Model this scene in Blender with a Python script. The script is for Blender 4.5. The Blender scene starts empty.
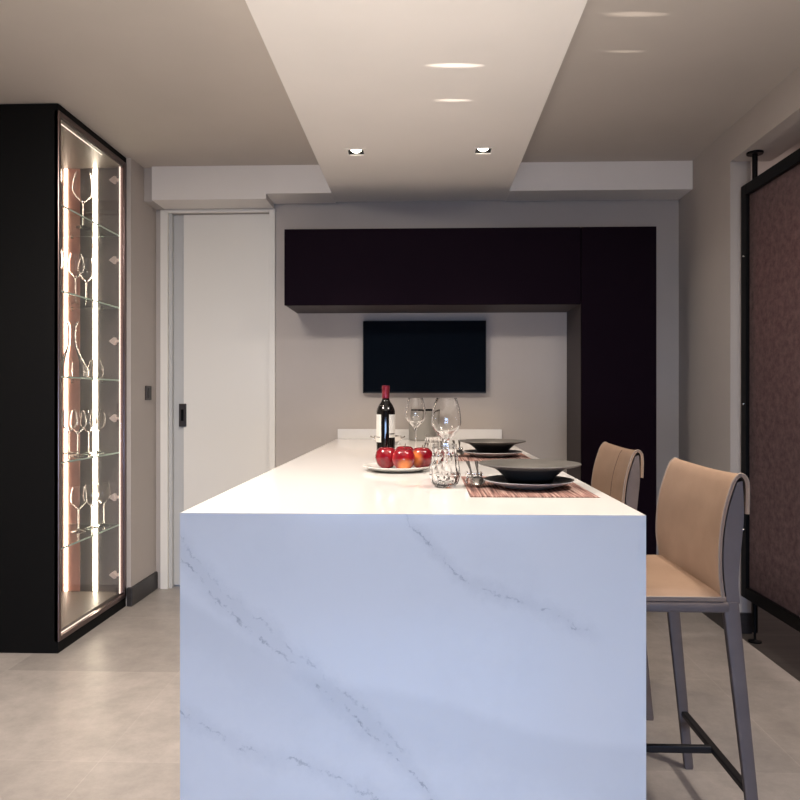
import bpy, bmesh, math, random
from mathutils import Vector, Matrix
random.seed(7)
S = bpy.context.scene
COL = S.collection
R = math.radians

# ------------------------------------------------------------------ camera
cam = bpy.data.cameras.new('camera')
cam.sensor_width = 36; cam.lens = 717 / 800 * 36
cam.shift_y = -0.0025; cam.clip_start = 0.05
co = bpy.data.objects.new('camera', cam); COL.objects.link(co)
co.location = (0, 0, 1.16); co.rotation_euler = (R(90), 0, R(1.92))
S.camera = co
S.view_settings.view_transform = 'Standard'; S.view_settings.look = 'None'
S.view_settings.gamma = 1; S.view_settings.use_curve_mapping = False
S.view_settings.exposure = 0.15

# ------------------------------------------------------------------ world and lights
w = bpy.data.worlds.new('sky'); S.world = w; w.use_nodes = True
bg = w.node_tree.nodes['Background']
bg.inputs[0].default_value = (0.50, 0.68, 1.0, 1); bg.inputs[1].default_value = 0.55

def area(name, loc, target, sx, sy, power, color):
    l = bpy.data.lights.new(name, 'AREA'); l.shape = 'RECTANGLE'
    l.size = sx; l.size_y = sy; l.energy = power; l.color = color
    o = bpy.data.objects.new(name, l); COL.objects.link(o)
    o.location = loc
    o.rotation_euler = (Vector(target) - Vector(loc)).to_track_quat('-Z', 'Y').to_euler()
    return o
def spot(name, loc, target, power, color, angle, blend=0.6, r=0.03):
    l = bpy.data.lights.new(name, 'SPOT'); l.energy = power; l.color = color
    l.spot_size = R(angle); l.spot_blend = blend; l.shadow_soft_size = r
    o = bpy.data.objects.new(name, l); COL.objects.link(o); o.location = loc
    o.rotation_euler = (Vector(target) - Vector(loc)).to_track_quat('-Z', 'Y').to_euler()
    return o
WARM = (1.0, 0.87, 0.74)
dl = area('window_daylight', (-0.05, -1.6, 0.70), (-0.05, 1.5, 0.15), 1.6, 0.45, 14.5, (0.43, 0.62, 1.0))
dl.data.spread = R(85)
fb = area('ceiling_fill_uplight', (0.0, -0.9, 0.2), (0.0, 0.95, 2.5), 2.4, 0.7, 24, (1.0, 0.95, 0.88))  # unseen uplight added to brighten the ceiling and beams
fb.data.spread = R(56)
for name, x, p in (('aisle_fill_light', -1.15, 42), ('aisle_fill_light', 1.05, 17)):  # unseen fill lights added to brighten the aisles, door and walls
    cg = area(name, (x, 1.75, 2.46), (x, 1.95, 0.0), 0.5, 0.4, p, (1.0, 0.92, 0.84))
# the two pairs of recessed lamps over the island (one pair in view, one just above the frame)
for n, (x, y) in enumerate([(-0.328, 3.445), (0.284, 3.445), (-0.328, 1.78), (0.284, 1.78)]):
    spot('downlight_beam', (x, y, 2.335), (x, y, 0), 34 if y > 3 else 23, (1.0, .80, .62), 88, 1.0, 0.025)
# room downlights out of view over the two aisles
spot('aisle_downlight_beam', (-1.15, 2.2, 2.49), (-1.2, 3.0, 0), 60, WARM, 110, 0.9, 0.05)
spot('aisle_downlight_beam', (1.12, 1.7, 2.49), (1.1, 1.9, 0), 60, WARM, 110, 0.9, 0.04)
area('side_room_glow', (2.9, 3.75, 2.2), (2.6, 4.8, 0.9), 1.2, .4, 22, (1.0, 0.85, 0.78))

# narrow spots added above the table, drawing thin slanting streaks on the ceiling
for (sx, sy, tx, ty, tz, wd, p) in ((.06, 1.98, .11, 2.56, 2.345, 10.5, 85.0), (.06, 1.98, .115, 2.86, 2.345, 7.0, 85.0), (.27, 2.0, .74, 2.53, 2.5, 9.5, 50.0), (.27, 2.0, .78, 2.80, 2.5, 6.0, 50.0)):
    o = spot('streak_spot', (sx, sy, 1.10), (tx, ty, tz), p, (1.0, .88, .76), wd, 1.0, 0.0)
    q = o.rotation_euler.to_matrix()
    ex = Vector((1, .05, 0)); ez = (Vector((sx, sy, 1.10)) - Vector((tx, ty, tz))).normalized()
    ex = (ex - ez * ex.dot(ez)).normalized(); ey = ez.cross(ex)
    o.rotation_euler = Matrix((ex, ey, ez)).transposed().to_euler(); o.scale = (1, .16, 1)

# ------------------------------------------------------------------ materials
def mat(name, col, rough=0.5, metal=0.0, **kw):
    m = bpy.data.materials.new(name); m.use_nodes = True
    nt = m.node_tree; b = nt.nodes['Principled BSDF']
    b.inputs['Base Color'].default_value = (*col, 1)
    b.inputs['Roughness'].default_value = rough
    b.inputs['Metallic'].default_value = metal
    for k, v in kw.items():
        b.inputs[k].default_value = v
    return m
def N(nt, t, **kw):
    n = nt.nodes.new(t)
    for k, v in kw.items(): setattr(n, k, v)
    return n
def noisy(m, c1, c2, scale=(5, 5, 5), detail=6, lo=0.35, hi=0.65, bump=0.0, bscale=None, rough=0.6):
    """two-tone procedural colour, optional bump"""
    nt = m.node_tree; b = nt.nodes['Principled BSDF']
    tc = N(nt, 'ShaderNodeTexCoord'); mp = N(nt, 'ShaderNodeMapping')
    mp.inputs['Scale'].default_value = scale
    no = N(nt, 'ShaderNodeTexNoise'); no.inputs['Scale'].default_value = 1; no.inputs['Detail'].default_value = detail
    no.inputs['Roughness'].default_value = rough
    cr = N(nt, 'ShaderNodeValToRGB')
    cr.color_ramp.elements[0].position = lo; cr.color_ramp.elements[0].color = (*c1, 1)
    cr.color_ramp.elements[1].position = hi; cr.color_ramp.elements[1].color = (*c2, 1)
    L = nt.links.new
    L(tc.outputs['Object'], mp.inputs[0]); L(mp.outputs[0], no.inputs['Vector'])
    L(no.outputs['Fac'], cr.inputs[0]); L(cr.outputs[0], b.inputs['Base Color'])
    if bump:
        n2 = N(nt, 'ShaderNodeTexNoise'); n2.inputs['Scale'].default_value = bscale or 200; n2.inputs['Detail'].default_value = 4
        bp = N(nt, 'ShaderNodeBump'); bp.inputs['Strength'].default_value = bump; bp.inputs['Distance'].default_value = 0.002
        L(tc.outputs['Object'], n2.inputs['Vector']); L(n2.outputs['Fac'], bp.inputs['Height']); L(bp.outputs[0], b.inputs['Normal'])
    return m

M = {}
M['wall'] = noisy(mat('taupe_paint', (.3, .27, .25), .75), (.47, .425, .392), (.50, .45, .415), (2, 2, 2), bump=.05, bscale=90)
M['ceil'] = noisy(mat('ceiling_taupe_paint', (.3, .27, .25), .8), (.50, .450, .405), (.53, .476, .43), (1.5, 1.5, 1.5), bump=.04, bscale=80)
M['white_paint'] = noisy(mat('warm_white_paint', (.6, .57, .53), .7), (.83, .785, .74), (.86, .81, .765), (2, 2, 2), bump=.03, bscale=80)
M['door_white'] = mat('door_lacquer', (.84, .81, .75), .5)
M['door_shade'] = mat('door_shade_lacquer', (.55, .55, .54), .4)  # greyer door lacquer: paints shade on the leaf edge, also the jamb
M['base_dark'] = noisy(mat('dark_skirting', (.03, .03, .03), .45), (.022, .019, .019), (.034, .030, .029), (8, 8, 40))
M['aubergine'] = mat('aubergine_laminate', (.0065, .0032, .0068), .7, **{'Specular IOR Level': .03})
M['aub_side'] = mat('aubergine_side_laminate', (.045, .034, .034), .6)
M['black_panel'] = mat('black_laminate', (.0052, .0052, .0055), .6, **{'Specular IOR Level': .1})
M['bronze'] = mat('bronze_aluminium', (.20, .145, .14), .28, 1.0)
M['chrome'] = mat('chrome', (.78, .76, .74), .12, 1.0)
M['hinge'] = mat('rosy_hinge_metal', (.95, .82, .75), .4, .2)
M['steel'] = mat('brushed_steel', (.6, .58, .56), .25, 1.0)
M['black_metal'] = mat('black_metal', (.003, .003, .0035), .45, 0, **{'Specular IOR Level': .1})
M['leather'] = noisy(mat('tan_leather', (.4, .26, .16), .5), (.275, .183, .128), (.32, .215, .152), (7, 7, 7), bump=.12, bscale=260)
M['taupe_leather'] = noisy(mat('taupe_leather', (.12, .1, .1), .55), (.135, .105, .098), (.16, .126, .116), (9, 9, 9), bump=.1, bscale=250)
M['piping'] = mat('pale_piping', (.30, .23, .18), .5)
M['seam'] = mat('seam_thread', (.10, .06, .05), .7)
M['stretcher'] = mat('dark_stretcher_metal', (.018, .017, .019), .4, .4)
M['screen'] = mat('tv_glass', (.003, .005, .009), .06, **{'Specular IOR Level': .15})
M['tv_body'] = mat('tv_plastic', (.008, .008, .009), .4)
M['plate_white'] = mat('white_porcelain', (.78, .77, .74), .15)
M['plate_grey'] = mat('dark_grey_stoneware', (.095, .090, .083), .42)
M['plate_dark'] = mat('charcoal_glaze', (.022, .022, .022), .38)
M['plate_rim'] = mat('pale_grey_glaze', (.60, .60, .61), .3)
M['bottle'] = mat('dark_bottle_glass', (.004, .003, .003), .06)
M['foil'] = noisy(mat('red_foil', (.2, .02, .03), .3, .5), (.16, .008, .018), (.30, .03, .05), (60, 60, 60))
M['label'] = mat('paper_label', (.72, .69, .63), .6)
M['label_ink'] = mat('label_ink', (.05, .04, .04), .6)
M['switch'] = mat('brown_switch_plastic', (.030, .022, .020), .35)
M['canister'] = mat('grey_canister_glaze', (.27, .26, .24), .45)
M['dark_wood'] = noisy(mat('dark_floorboard', (.05, .045, .04), .5), (.022, .019, .017), (.050, .044, .040), (1.5, 30, 1.5), lo=.3, hi=.7)
M['plaster'] = noisy(mat('rough_plaster', (.3, .2, .2), .9), (.16, .115, .11), (.34, .25, .24), (26, 26, 16), lo=.35, hi=.65, bump=.5, bscale=40)
M['cab_inner'] = noisy(mat('brown_grey_laminate', (.12, .1, .09), .45), (.165, .143, .13), (.185, .16, .147), (4, 4, 1))
M['peach'] = mat('peach_band_colour', (.95, .48, .38), .5)  # plain peach colour for one upright band

def emit(name, col, st):
    m = mat(name, (0, 0, 0), .5); b = m.node_tree.nodes['Principled BSDF']
    b.inputs['Emission Color'].default_value = (*col, 1); b.inputs['Emission Strength'].default_value = st
    return m
M['led'] = emit('led_strip', (1.0, .86, .66), 24.0)
M['led_warm'] = emit('led_strip_warm', (1.0, .78, .60), 9.0)
M['glint_glow'] = emit('frame_glint', (1.0, .80, .68), 1.6)  # faint glow imitating glints on the cabinet's metal edges
M['bulb'] = emit('lamp_face', (1.0, .90, .76), 9.0)

def glass(name, col=(1, 1, 1), rough=0.0, ior=1.48):
    m = mat(name, col, rough); b = m.node_tree.nodes['Principled BSDF']
    b.inputs['Transmission Weight'].default_value = 1; b.inputs['IOR'].default_value = ior
    return m
M['glass'] = glass('clear_glass')
M['crystal'] = glass('crystal_glass', ior=1.52)
M['glass_edge'] = glass('greenish_shelf_glass', (.86, .97, .93))
def ground():
    m = bpy.data.materials.new('ground_glass_edge'); m.use_nodes = True; nt = m.node_tree; nt.nodes.clear()
    out = N(nt, 'ShaderNodeOutputMaterial'); mx = N(nt, 'ShaderNodeMixShader'); mx.inputs[0].default_value = .6
    a = N(nt, 'ShaderNodeBsdfDiffuse'); a.inputs[0].default_value = (.75, .88, .82, 1)
    b = N(nt, 'ShaderNodeBsdfTranslucent'); b.inputs[0].default_value = (.85, .98, .92, 1)
    nt.links.new(a.outputs[0], mx.inputs[1]); nt.links.new(b.outputs[0], mx.inputs[2]); nt.links.new(mx.outputs[0], out.inputs[0]); return m
M['ground_edge'] = ground()
def pane(name, tint, gloss_rough=.02):
    m = bpy.data.materials.new(name); m.use_nodes = True; nt = m.node_tree; nt.nodes.clear()
    out = N(nt, 'ShaderNodeOutputMaterial'); mx = N(nt, 'ShaderNodeMixShader')
    tr = N(nt, 'ShaderNodeBsdfTransparent'); tr.inputs[0].default_value = (*tint, 1)
    gl = N(nt, 'ShaderNodeBsdfGlossy'); gl.inputs['Roughness'].default_value = gloss_rough
    L = nt.links.new
    lw = N(nt, 'ShaderNodeLayerWeight'); lw.inputs[0].default_value = .5
    pw = N(nt, 'ShaderNodeMath', operation='POWER'); pw.inputs[1].default_value = 4; L(lw.outputs['Facing'], pw.inputs[0])
    fr = N(nt, 'ShaderNodeMath', operation='MULTIPLY_ADD'); fr.inputs[1].default_value = .45; fr.inputs[2].default_value = .03; L(pw.outputs[0], fr.inputs[0])
    L(fr.outputs[0], mx.inputs[0]); L(tr.outputs[0], mx.inputs[1]); L(gl.outputs[0], mx.inputs[2]); L(mx.outputs[0], out.inputs[0])
    return m
M['pane'] = pane('door_glass', (.97, .96, .95))
# tinted, veiled partition glass
def veil():
    m = bpy.data.materials.new('smoked_rose_glass'); m.use_nodes = True; nt = m.node_tree
    b = nt.nodes['Principled BSDF']; out = nt.nodes['Material Output']; L = nt.links.new
    tc = N(nt, 'ShaderNodeTexCoord'); mp = N(nt, 'ShaderNodeMapping'); mp.inputs['Scale'].default_value = (1, 26, 30)
    no = N(nt, 'ShaderNodeTexNoise'); no.inputs['Scale'].default_value = 1; no.inputs['Detail'].default_value = 8; no.inputs['Roughness'].default_value = .72
    cr = N(nt, 'ShaderNodeValToRGB'); e = cr.color_ramp.elements
    e[0].position = .30; e[0].color = (.085, .052, .056, 1); e[1].position = .74; e[1].color = (.33, .235, .23, 1)
    L(tc.outputs['Object'], mp.inputs[0]); L(mp.outputs[0], no.inputs['Vector']); L(no.outputs['Fac'], cr.inputs[0])
    L(cr.outputs[0], b.inputs['Base Color']); b.inputs['Roughness'].default_value = .35
    tr = N(nt, 'ShaderNodeBsdfTransparent'); tr.inputs[0].default_value = (.50, .33, .34, 1)
    mx = N(nt, 'ShaderNodeMixShader'); mx.inputs[0].default_value = .55
    L(tr.outputs[0], mx.inputs[1]); L(b.outputs[0], mx.inputs[2]); L(mx.outputs[0], out.inputs[0])
    return m
M['veil'] = veil()

# floor tiles
def tile_mat():
    m = mat('large_stone_tile', (.4, .35, .32), .38); nt = m.node_tree; b = nt.nodes['Principled BSDF']; L = nt.links.new
    tc = N(nt, 'ShaderNodeTexCoord'); mp = N(nt, 'ShaderNodeMapping')
    mp.inputs['Location'].default_value = (1.036 + .74 * 10, -2.995 + .74 * 10, 0)
    br = N(nt, 'ShaderNodeTexBrick'); br.offset = 0; br.squash = 1
    for k, v in (('Scale', 1), ('Mortar Size', .0022), ('Mortar Smooth', .3), ('Bias', 0), ('Brick Width', .74), ('Row Height', .74)): br.inputs[k].default_value = v
    br.inputs['Color1'].default_value = (.335, .308, .290, 1); br.inputs['Color2'].default_value = (.43, .395, .372, 1)
    br.inputs['Mortar'].default_value = (.45, .415, .392, 1)
    no = N(nt, 'ShaderNodeTexNoise'); no.inputs['Scale'].default_value = 6.5; no.inputs['Detail'].default_value = 12; no.inputs['Roughness'].default_value = .78
    cr = N(nt, 'ShaderNodeValToRGB'); e = cr.color_ramp.elements
    e[0].position = .3; e[0].color = (.74, .73, .72, 1); e[1].position = .7; e[1].color = (1.15, 1.13, 1.12, 1)
    mx = N(nt, 'ShaderNodeMix', data_type='RGBA', blend_type='MULTIPLY'); mx.inputs[0].default_value = 1
    L(tc.outputs['Object'], mp.inputs[0]); L(mp.outputs[0], br.inputs['Vector']); L(tc.outputs['Object'], no.inputs['Vector'])
    L(no.outputs['Fac'], cr.inputs[0]); L(br.outputs['Color'], mx.inputs[6]); L(cr.outputs[0], mx.inputs[7]); L(mx.outputs[2], b.inputs['Base Color'])
    bp = N(nt, 'ShaderNodeBump'); bp.inputs['Strength'].default_value = .15; bp.inputs['Distance'].default_value = .002
    L(no.outputs['Fac'], bp.inputs['Height']); L(bp.outputs[0], b.inputs['Normal'])
    return m
M['tile'] = tile_mat()

# engineered marble: veins drawn as curves z(x) across the slab
def marble_mat():
    m = mat('white_veined_quartz', (.8, .79, .77), .11); nt = m.node_tree; b = nt.nodes['Principled BSDF']; L = nt.links.new
    tc = N(nt, 'ShaderNodeTexCoord'); sx = N(nt, 'ShaderNodeSeparateXYZ'); L(tc.outputs['Object'], sx.inputs[0])
    def math_(op, a, c=None, clamp=False):
        n = N(nt, 'ShaderNodeMath', operation=op, use_clamp=clamp)
        for i, v in enumerate((a, c)):
            if v is None: continue
            if isinstance(v, (int, float)): n.inputs[i].default_value = v
            else: L(v, n.inputs[i])
        return n.outputs[0]
    def noise(sc, det=8, rg=.65, off=0):
        mp = N(nt, 'ShaderNodeMapping'); mp.inputs['Location'].default_value = (off, off * .7, off * 1.3)
        L(tc.outputs['Object'], mp.inputs[0])
        n = N(nt, 'ShaderNodeTexNoise'); n.inputs['Scale'].default_value = sc; n.inputs['Detail'].default_value = det; n.inputs['Roughness'].default_value = rg
        L(mp.outputs[0], n.inputs['Vector']); return n.outputs['Fac']
    def maprange(v, a, c, d, e, smooth=True):
        n = N(nt, 'ShaderNodeMapRange'); n.interpolation_type = 'SMOOTHSTEP' if smooth else 'LINEAR'
        for i, q in enumerate((a, c, d, e)): n.inputs[i + 1].default_value = q
        L(v, n.inputs[0]); return n.outputs[0]
    def curve(points):
        # x (-.6...5) mapped to 0..1
        xn = math_('DIVIDE', math_('ADD', sx.outputs['X'], .6), 1.1)
        fc = N(nt, 'ShaderNodeFloatCurve'); c = fc.mapping.curves[0]
        pts = [((x + .6) / 1.1, z) for x, z in points]
        c.points[0].location = pts[0]; c.points[1].location = pts[-1]
        for p in pts[1:-1]: c.points.new(*p)
        fc.mapping.update(); L(xn, fc.inputs['Value']); return fc.outputs[0]
    wob = math_('MULTIPLY', math_('SUBTRACT', noise(7, 9, .72), .5), .16)
    wob2 = math_('MULTIPLY', math_('SUBTRACT', noise(16, 9, .78, 3.1), .5), .10)
    def vein(points, width, amp, x0, x1, off):
        d = math_('SUBTRACT', math_('ADD', sx.outputs['Z'], math_('ADD', wob2, math_('MULTIPLY', wob, .35))), curve(points))
        line = maprange(math_('ABSOLUTE', d), 0, width, 1, 0)
        halo = maprange(math_('ABSOLUTE', d), 0, width * 9, .22, 0)
        patch = maprange(noise(24, 6, .65, off), .46, .60, 0, 1)
        fx = math_('MULTIPLY', maprange(sx.outputs['X'], x0, x0 + .05, 0, 1), maprange(sx.outputs['X'], x1 - .08, x1, 1, 0))
        v = math_('MULTIPLY', math_('ADD', math_('MULTIPLY', line, patch), halo), fx)
        return math_('MULTIPLY', v, amp)
    v1p = [(-.6, .92), (-.52, .829), (-.393, .69), (-.267, .59), (-.14, .48), (-.02, .36), (.1, .2), (.5, 0)]
    v1 = vein(v1p, .0060, .50, -.57, .1, 1.7)
    v1b = vein([(x, z + .035) for x, z in v1p], .0045, .32, -.57, 0, 6.7)
    v2 = vein([(-.6, 1), (-.06, .93), (-.023, .892), (.09, .776), (.2, .735), (.325, .68), (.5, .62)], .0042, .46, -.06, .40, 4.4)
    v4 = vein([(-.6, .53), (-.52, .497), (-.39, .417), (-.267, .386), (-.12, .32), (.05, .2), (.5, 0)], .0048, .42, -.6, .0, 9.2)
    # soft grey band running under the third line
    e3 = math_('SUBTRACT', math_('ADD', sx.outputs['Z'], math_('MULTIPLY', wob, .25)), curve([(-.6, .80), (-.45, .70), (-.3, .60), (-.2, .565), (-.055, .544), (.05, .52), (.2, .47), (.5, .425)]))
    band = math_('MULTIPLY', maprange(e3, -.022, .012, 1, 0), maprange(math_('ADD', e3, wob), -.20, -.05, 0, 1))
    cloud = math_('MULTIPLY', band, .12)
    cl2 = math_('MULTIPLY', maprange(noise(3.0, 7, .6, 12), .45, .7, 0, 1), .07)
    tot = math_('ADD', math_('ADD', math_('ADD', v1, v1b), math_('ADD', v2, v4)), math_('ADD', cloud, cl2), True)
    # the veins only cross the upright slab; the worktop face stays plain
    geo = N(nt, 'ShaderNodeNewGeometry'); sn = N(nt, 'ShaderNodeSeparateXYZ'); L(geo.outputs['Normal'], sn.inputs[0])
    up = maprange(sn.outputs['Z'], .3, .7, 1, .10)
    tot = math_('MULTIPLY', tot, up)
    mx = N(nt, 'ShaderNodeMix', data_type='RGBA'); L(tot, mx.inputs[0])
    mx.inputs[6].default_value = (.80, .785, .77, 1); mx.inputs[7].default_value = (.22, .23, .25, 1)
    L(mx.outputs[2], b.inputs['Base Color'])
    return m
M['marble'] = marble_mat()

def apple_mat(name, patch, off):
    m = mat(name, (.4, .01, .02), .16); nt = m.node_tree; b = nt.nodes['Principled BSDF']; L = nt.links.new
    tc = N(nt, 'ShaderNodeTexCoord'); mp = N(nt, 'ShaderNodeMapping'); mp.inputs['Scale'].default_value = (26, 26, 9); mp.inputs['Location'].default_value = (off, off, 0)
    no = N(nt, 'ShaderNodeTexNoise'); no.inputs['Scale'].default_value = 1; no.inputs['Detail'].default_value = 5
    cr = N(nt, 'ShaderNodeValToRGB'); e = cr.color_ramp.elements
    e[0].position = .35; e[0].color = (.15, .002, .009, 1); e[1].position = .75; e[1].color = (.36, .010, .018, 1)
    dn = N(nt, 'ShaderNodeVectorMath', operation='DISTANCE'); dn.inputs[1].default_value = patch
    mr = N(nt, 'ShaderNodeMapRange'); mr.interpolation_type = 'SMOOTHSTEP'
    mr.inputs[1].default_value = .010; mr.inputs[2].default_value = .034; mr.inputs[3].default_value = .85; mr.inputs[4].default_value = 0
    mx = N(nt, 'ShaderNodeMix', data_type='RGBA'); mx.inputs[7].default_value = (.85, .28, .07, 1)
    L(tc.outputs['Object'], mp.inputs[0]); L(mp.outputs[0], no.inputs['Vector']); L(no.outputs['Fac'], cr.inputs[0])
    L(tc.outputs['Object'], dn.inputs[0]); L(dn.outputs['Value'], mr.inputs[0]); L(mr.outputs[0], mx.inputs[0]); L(cr.outputs[0], mx.inputs[6])
    L(mx.outputs[2], b.inputs['Base Color']); b.inputs['Coat Weight'].default_value = .15
    return m

def mat_cloth():
    m = mat('woven_placemat', (.3, .15, .12), .8); nt = m.node_tree; b = nt.nodes['Principled BSDF']; L = nt.links.new
    tc = N(nt, 'ShaderNodeTexCoord'); mp = N(nt, 'ShaderNodeMapping'); mp.inputs['Scale'].default_value = (170, 5, 1)
    no = N(nt, 'ShaderNodeTexNoise'); no.inputs['Scale'].default_value = 1; no.inputs['Detail'].default_value = 3
    cr = N(nt, 'ShaderNodeValToRGB'); e = cr.color_ramp.elements
    e[0].position = .36; e[0].color = (.075, .036, .033, 1); e[1].position = .66; e[1].color = (.50, .35, .30, 1)
    k = cr.color_ramp.elements.new(.5); k.color = (.25, .125, .105, 1)
    wv = N(nt, 'ShaderNodeTexWave'); wv.bands_direction = 'Y'; wv.inputs['Scale'].default_value = 55
    bp = N(nt, 'ShaderNodeBump'); bp.inputs['Strength'].default_value = .5; bp.inputs['Distance'].default_value = .001
    L(tc.outputs['Object'], mp.inputs[0]); L(mp.outputs[0], no.inputs['Vector']); L(no.outputs['Fac'], cr.inputs[0]); L(cr.outputs[0], b.inputs['Base Color'])
    L(tc.outputs['Object'], wv.inputs['Vector']); L(wv.outputs['Fac'], bp.inputs['Height']); L(bp.outputs[0], b.inputs['Normal'])
    return m
M['mat'] = mat_cloth()

# ------------------------------------------------------------------ mesh helpers
def tag(o, label, cat, group=None, kind=None):
    if label: o['label'] = label
    if cat: o['category'] = cat
    if group: o['group'] = group
    if kind: o['kind'] = kind
    return o
def empty(name, loc, label, cat, group=None, rz=0):
    o = bpy.data.objects.new(name, None); COL.objects.link(o); o.location = loc; o.rotation_euler = (0, 0, rz)
    o.empty_display_size = .05
    return tag(o, label, cat, group)
def link(name, bm, material, parent=None, smooth=False, loc=None):
    bmesh.ops.recalc_face_normals(bm, faces=bm.faces)
    me = bpy.data.meshes.new(name); bm.to_mesh(me); bm.free()
    for mm in (material if isinstance(material, (list, tuple)) else [material]): me.materials.append(mm)
    if smooth:
        me.shade_smooth()
        me.set_sharp_from_angle(angle=R(38))
    o = bpy.data.objects.new(name, me); COL.objects.link(o)
    if parent: o.parent = parent
    if loc: o.location = loc
    return o
def struct(name, bm, material, parent=None, smooth=False):
    o = link(name, bm, material, parent, smooth)
    if not parent: o['kind'] = 'structure'
    return o
def box(bm, x0, x1, y0, y1, z0, z1, bev=0, seg=2, mi=0):
    r = bmesh.ops.create_cube(bm, size=1)
    bmesh.ops.scale(bm, vec=(x1 - x0, y1 - y0, z1 - z0), verts=r['verts'])
    bmesh.ops.translate(bm, vec=((x0 + x1) / 2, (y0 + y1) / 2, (z0 + z1) / 2), verts=r['verts'])
    if bev:
        es = list({e for v in r['verts'] for e in v.link_edges})
        q = bmesh.ops.bevel(bm, geom=es, offset=bev, segments=seg, profile=.5, affect='EDGES')
        fs = q['faces']
    if mi:
        for f in bm.faces: f.material_index = mi
    return bm
def B(*a, **k): return box(bmesh.new(), *a, **k)
def lathe(bm, prof, n=48, cx=0, cy=0, cz=0):
    """prof: list of (r,z); closed loop if first==last"""
    rings = []
    for r, z in prof:
        if r < 1e-6: rings.append([bm.verts.new((cx, cy, cz + z))])
        else: rings.append([bm.verts.new((cx + r * math.cos(2 * math.pi * i / n), cy + r * math.sin(2 * math.pi * i / n), cz + z)) for i in range(n)])
    for a, b in zip(rings, rings[1:]):
        for i in range(n):
            j = (i + 1) % n
            if len(a) == 1 and len(b) == 1: continue
            if len(a) == 1: bm.faces.new((a[0], b[i], b[j]))
            elif len(b) == 1: bm.faces.new((a[i], a[j], b[0]))
            else: bm.faces.new((a[i], a[j], b[j], b[i]))
    return bm
def tube(bm, pts, radii, n=12, sq=False, flat=1.0):
    """swept tube along pts with per-point radius; capped. flat scales the second axis"""
    pts = [Vector(p) for p in pts]
    if not isinstance(radii, (list, tuple)): radii = [radii] * len(pts)
    rings = []; up = None
    for i, p in enumerate(pts):
        t = (pts[min(i + 1, len(pts) - 1)] - pts[max(i - 1, 0)]).normalized()
        if up is None:
            ref = Vector((0, 1, 0)) if abs(t.y) < .9 else Vector((0, 0, 1))
            up = t.cross(ref).normalized()
        up = (up - t * up.dot(t)).normalized(); sd = t.cross(up).normalized()
        ring = []
        for k in range(n):
            a = 2 * math.pi * (k + .5) / n
            ca, sa = math.cos(a), math.sin(a)
            if sq:
                ex = .35
                ca = math.copysign(abs(ca) ** ex, ca); sa = math.copysign(abs(sa) ** ex, sa)
            ring.append(bm.verts.new(p + up * (ca * radii[i]) + sd * (sa * radii[i] * flat)))
        rings.append(ring)
    for a, b in zip(rings, rings[1:]):
        for k in range(n):
            j = (k + 1) % n; bm.faces.new((a[k], a[j], b[j], b[k]))
    bm.faces.new(rings[0][::-1]); bm.faces.new(rings[-1])
    return bm
def prism_y(bm, poly, y0, y1):
    """poly list of (x,z) extruded along y"""
    a = [bm.verts.new((x, y0, z)) for x, z in poly]; b = [bm.verts.new((x, y1, z)) for x, z in poly]
    bm.faces.new(a); bm.faces.new(b[::-1])
    for i in range(len(poly)):
        j = (i + 1) % len(poly); bm.faces.new((a[i], b[i], b[j], a[j]))
    return bm
def smooth_pts(P, n=6):
    """Catmull-Rom through tuples"""
    out = []
    P = [Vector(p) for p in P]
    for i in range(len(P) - 1):
        p0 = P[max(i - 1, 0)]; p1 = P[i]; p2 = P[i + 1]; p3 = P[min(i + 2, len(P) - 1)]
        for k in range(n):
            t = k / n
            out.append(.5 * ((2 * p1) + (p2 - p0) * t + (2 * p0 - 5 * p1 + 4 * p2 - p3) * t * t + (3 * p1 - p0 - 3 * p2 + p3) * t ** 3))
    out.append(P[-1]); return [tuple(v) for v in out]
def copy_tree(o, parent=None):
    c = o.copy(); COL.objects.link(c); c.parent = parent
    for ch in list(o.children): copy_tree(ch, c)
    return c

# ------------------------------------------------------------------ room shell
CE = 2.50; BW = 4.32; RW = 1.515; LW = -1.633
struct('floor', B(-2.6, RW + .02, -3.2, 4.5, -.08, 0), M['tile'])
struct('floor_side', B(RW + .02, 4.2, -1.0, 5.0, -.08, -.002), M['dark_wood'])
struct('ceiling', B(-2.6, RW + .2, -3.2, 4.5, CE, CE + .1), M['ceil'])
struct('ceiling_side', B(RW + .2, 4.2, -1.0, 5.0, CE - .02, CE + .1), M['ceil'])
# back wall with the doorway cut for the sliding door (leaf set in the wall)
DX0, DX1, DZ = -1.555, -.935, 2.285
bm = bmesh.new()
box(bm, DX1, RW + .1, BW, BW + .12, 0, CE)
box(bm, -2.4, DX0, BW, BW + .12, 0, CE)
box(bm, DX0, DX1, BW, BW + .12, DZ, CE)
struct('wall_back', bm, M['wall'])
bm = bmesh.new()
box(bm, -2.42, LW, 3.945, BW, 0, CE)       # nib beyond the display cabinet
box(bm, -2.6, -2.42, -3.2, BW, 0, CE)
struct('wall_left', bm, M['wall'])
struct('wall_front', B(-2.42, RW, -3.3, -3.2, 0, CE), M['wall'])
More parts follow.
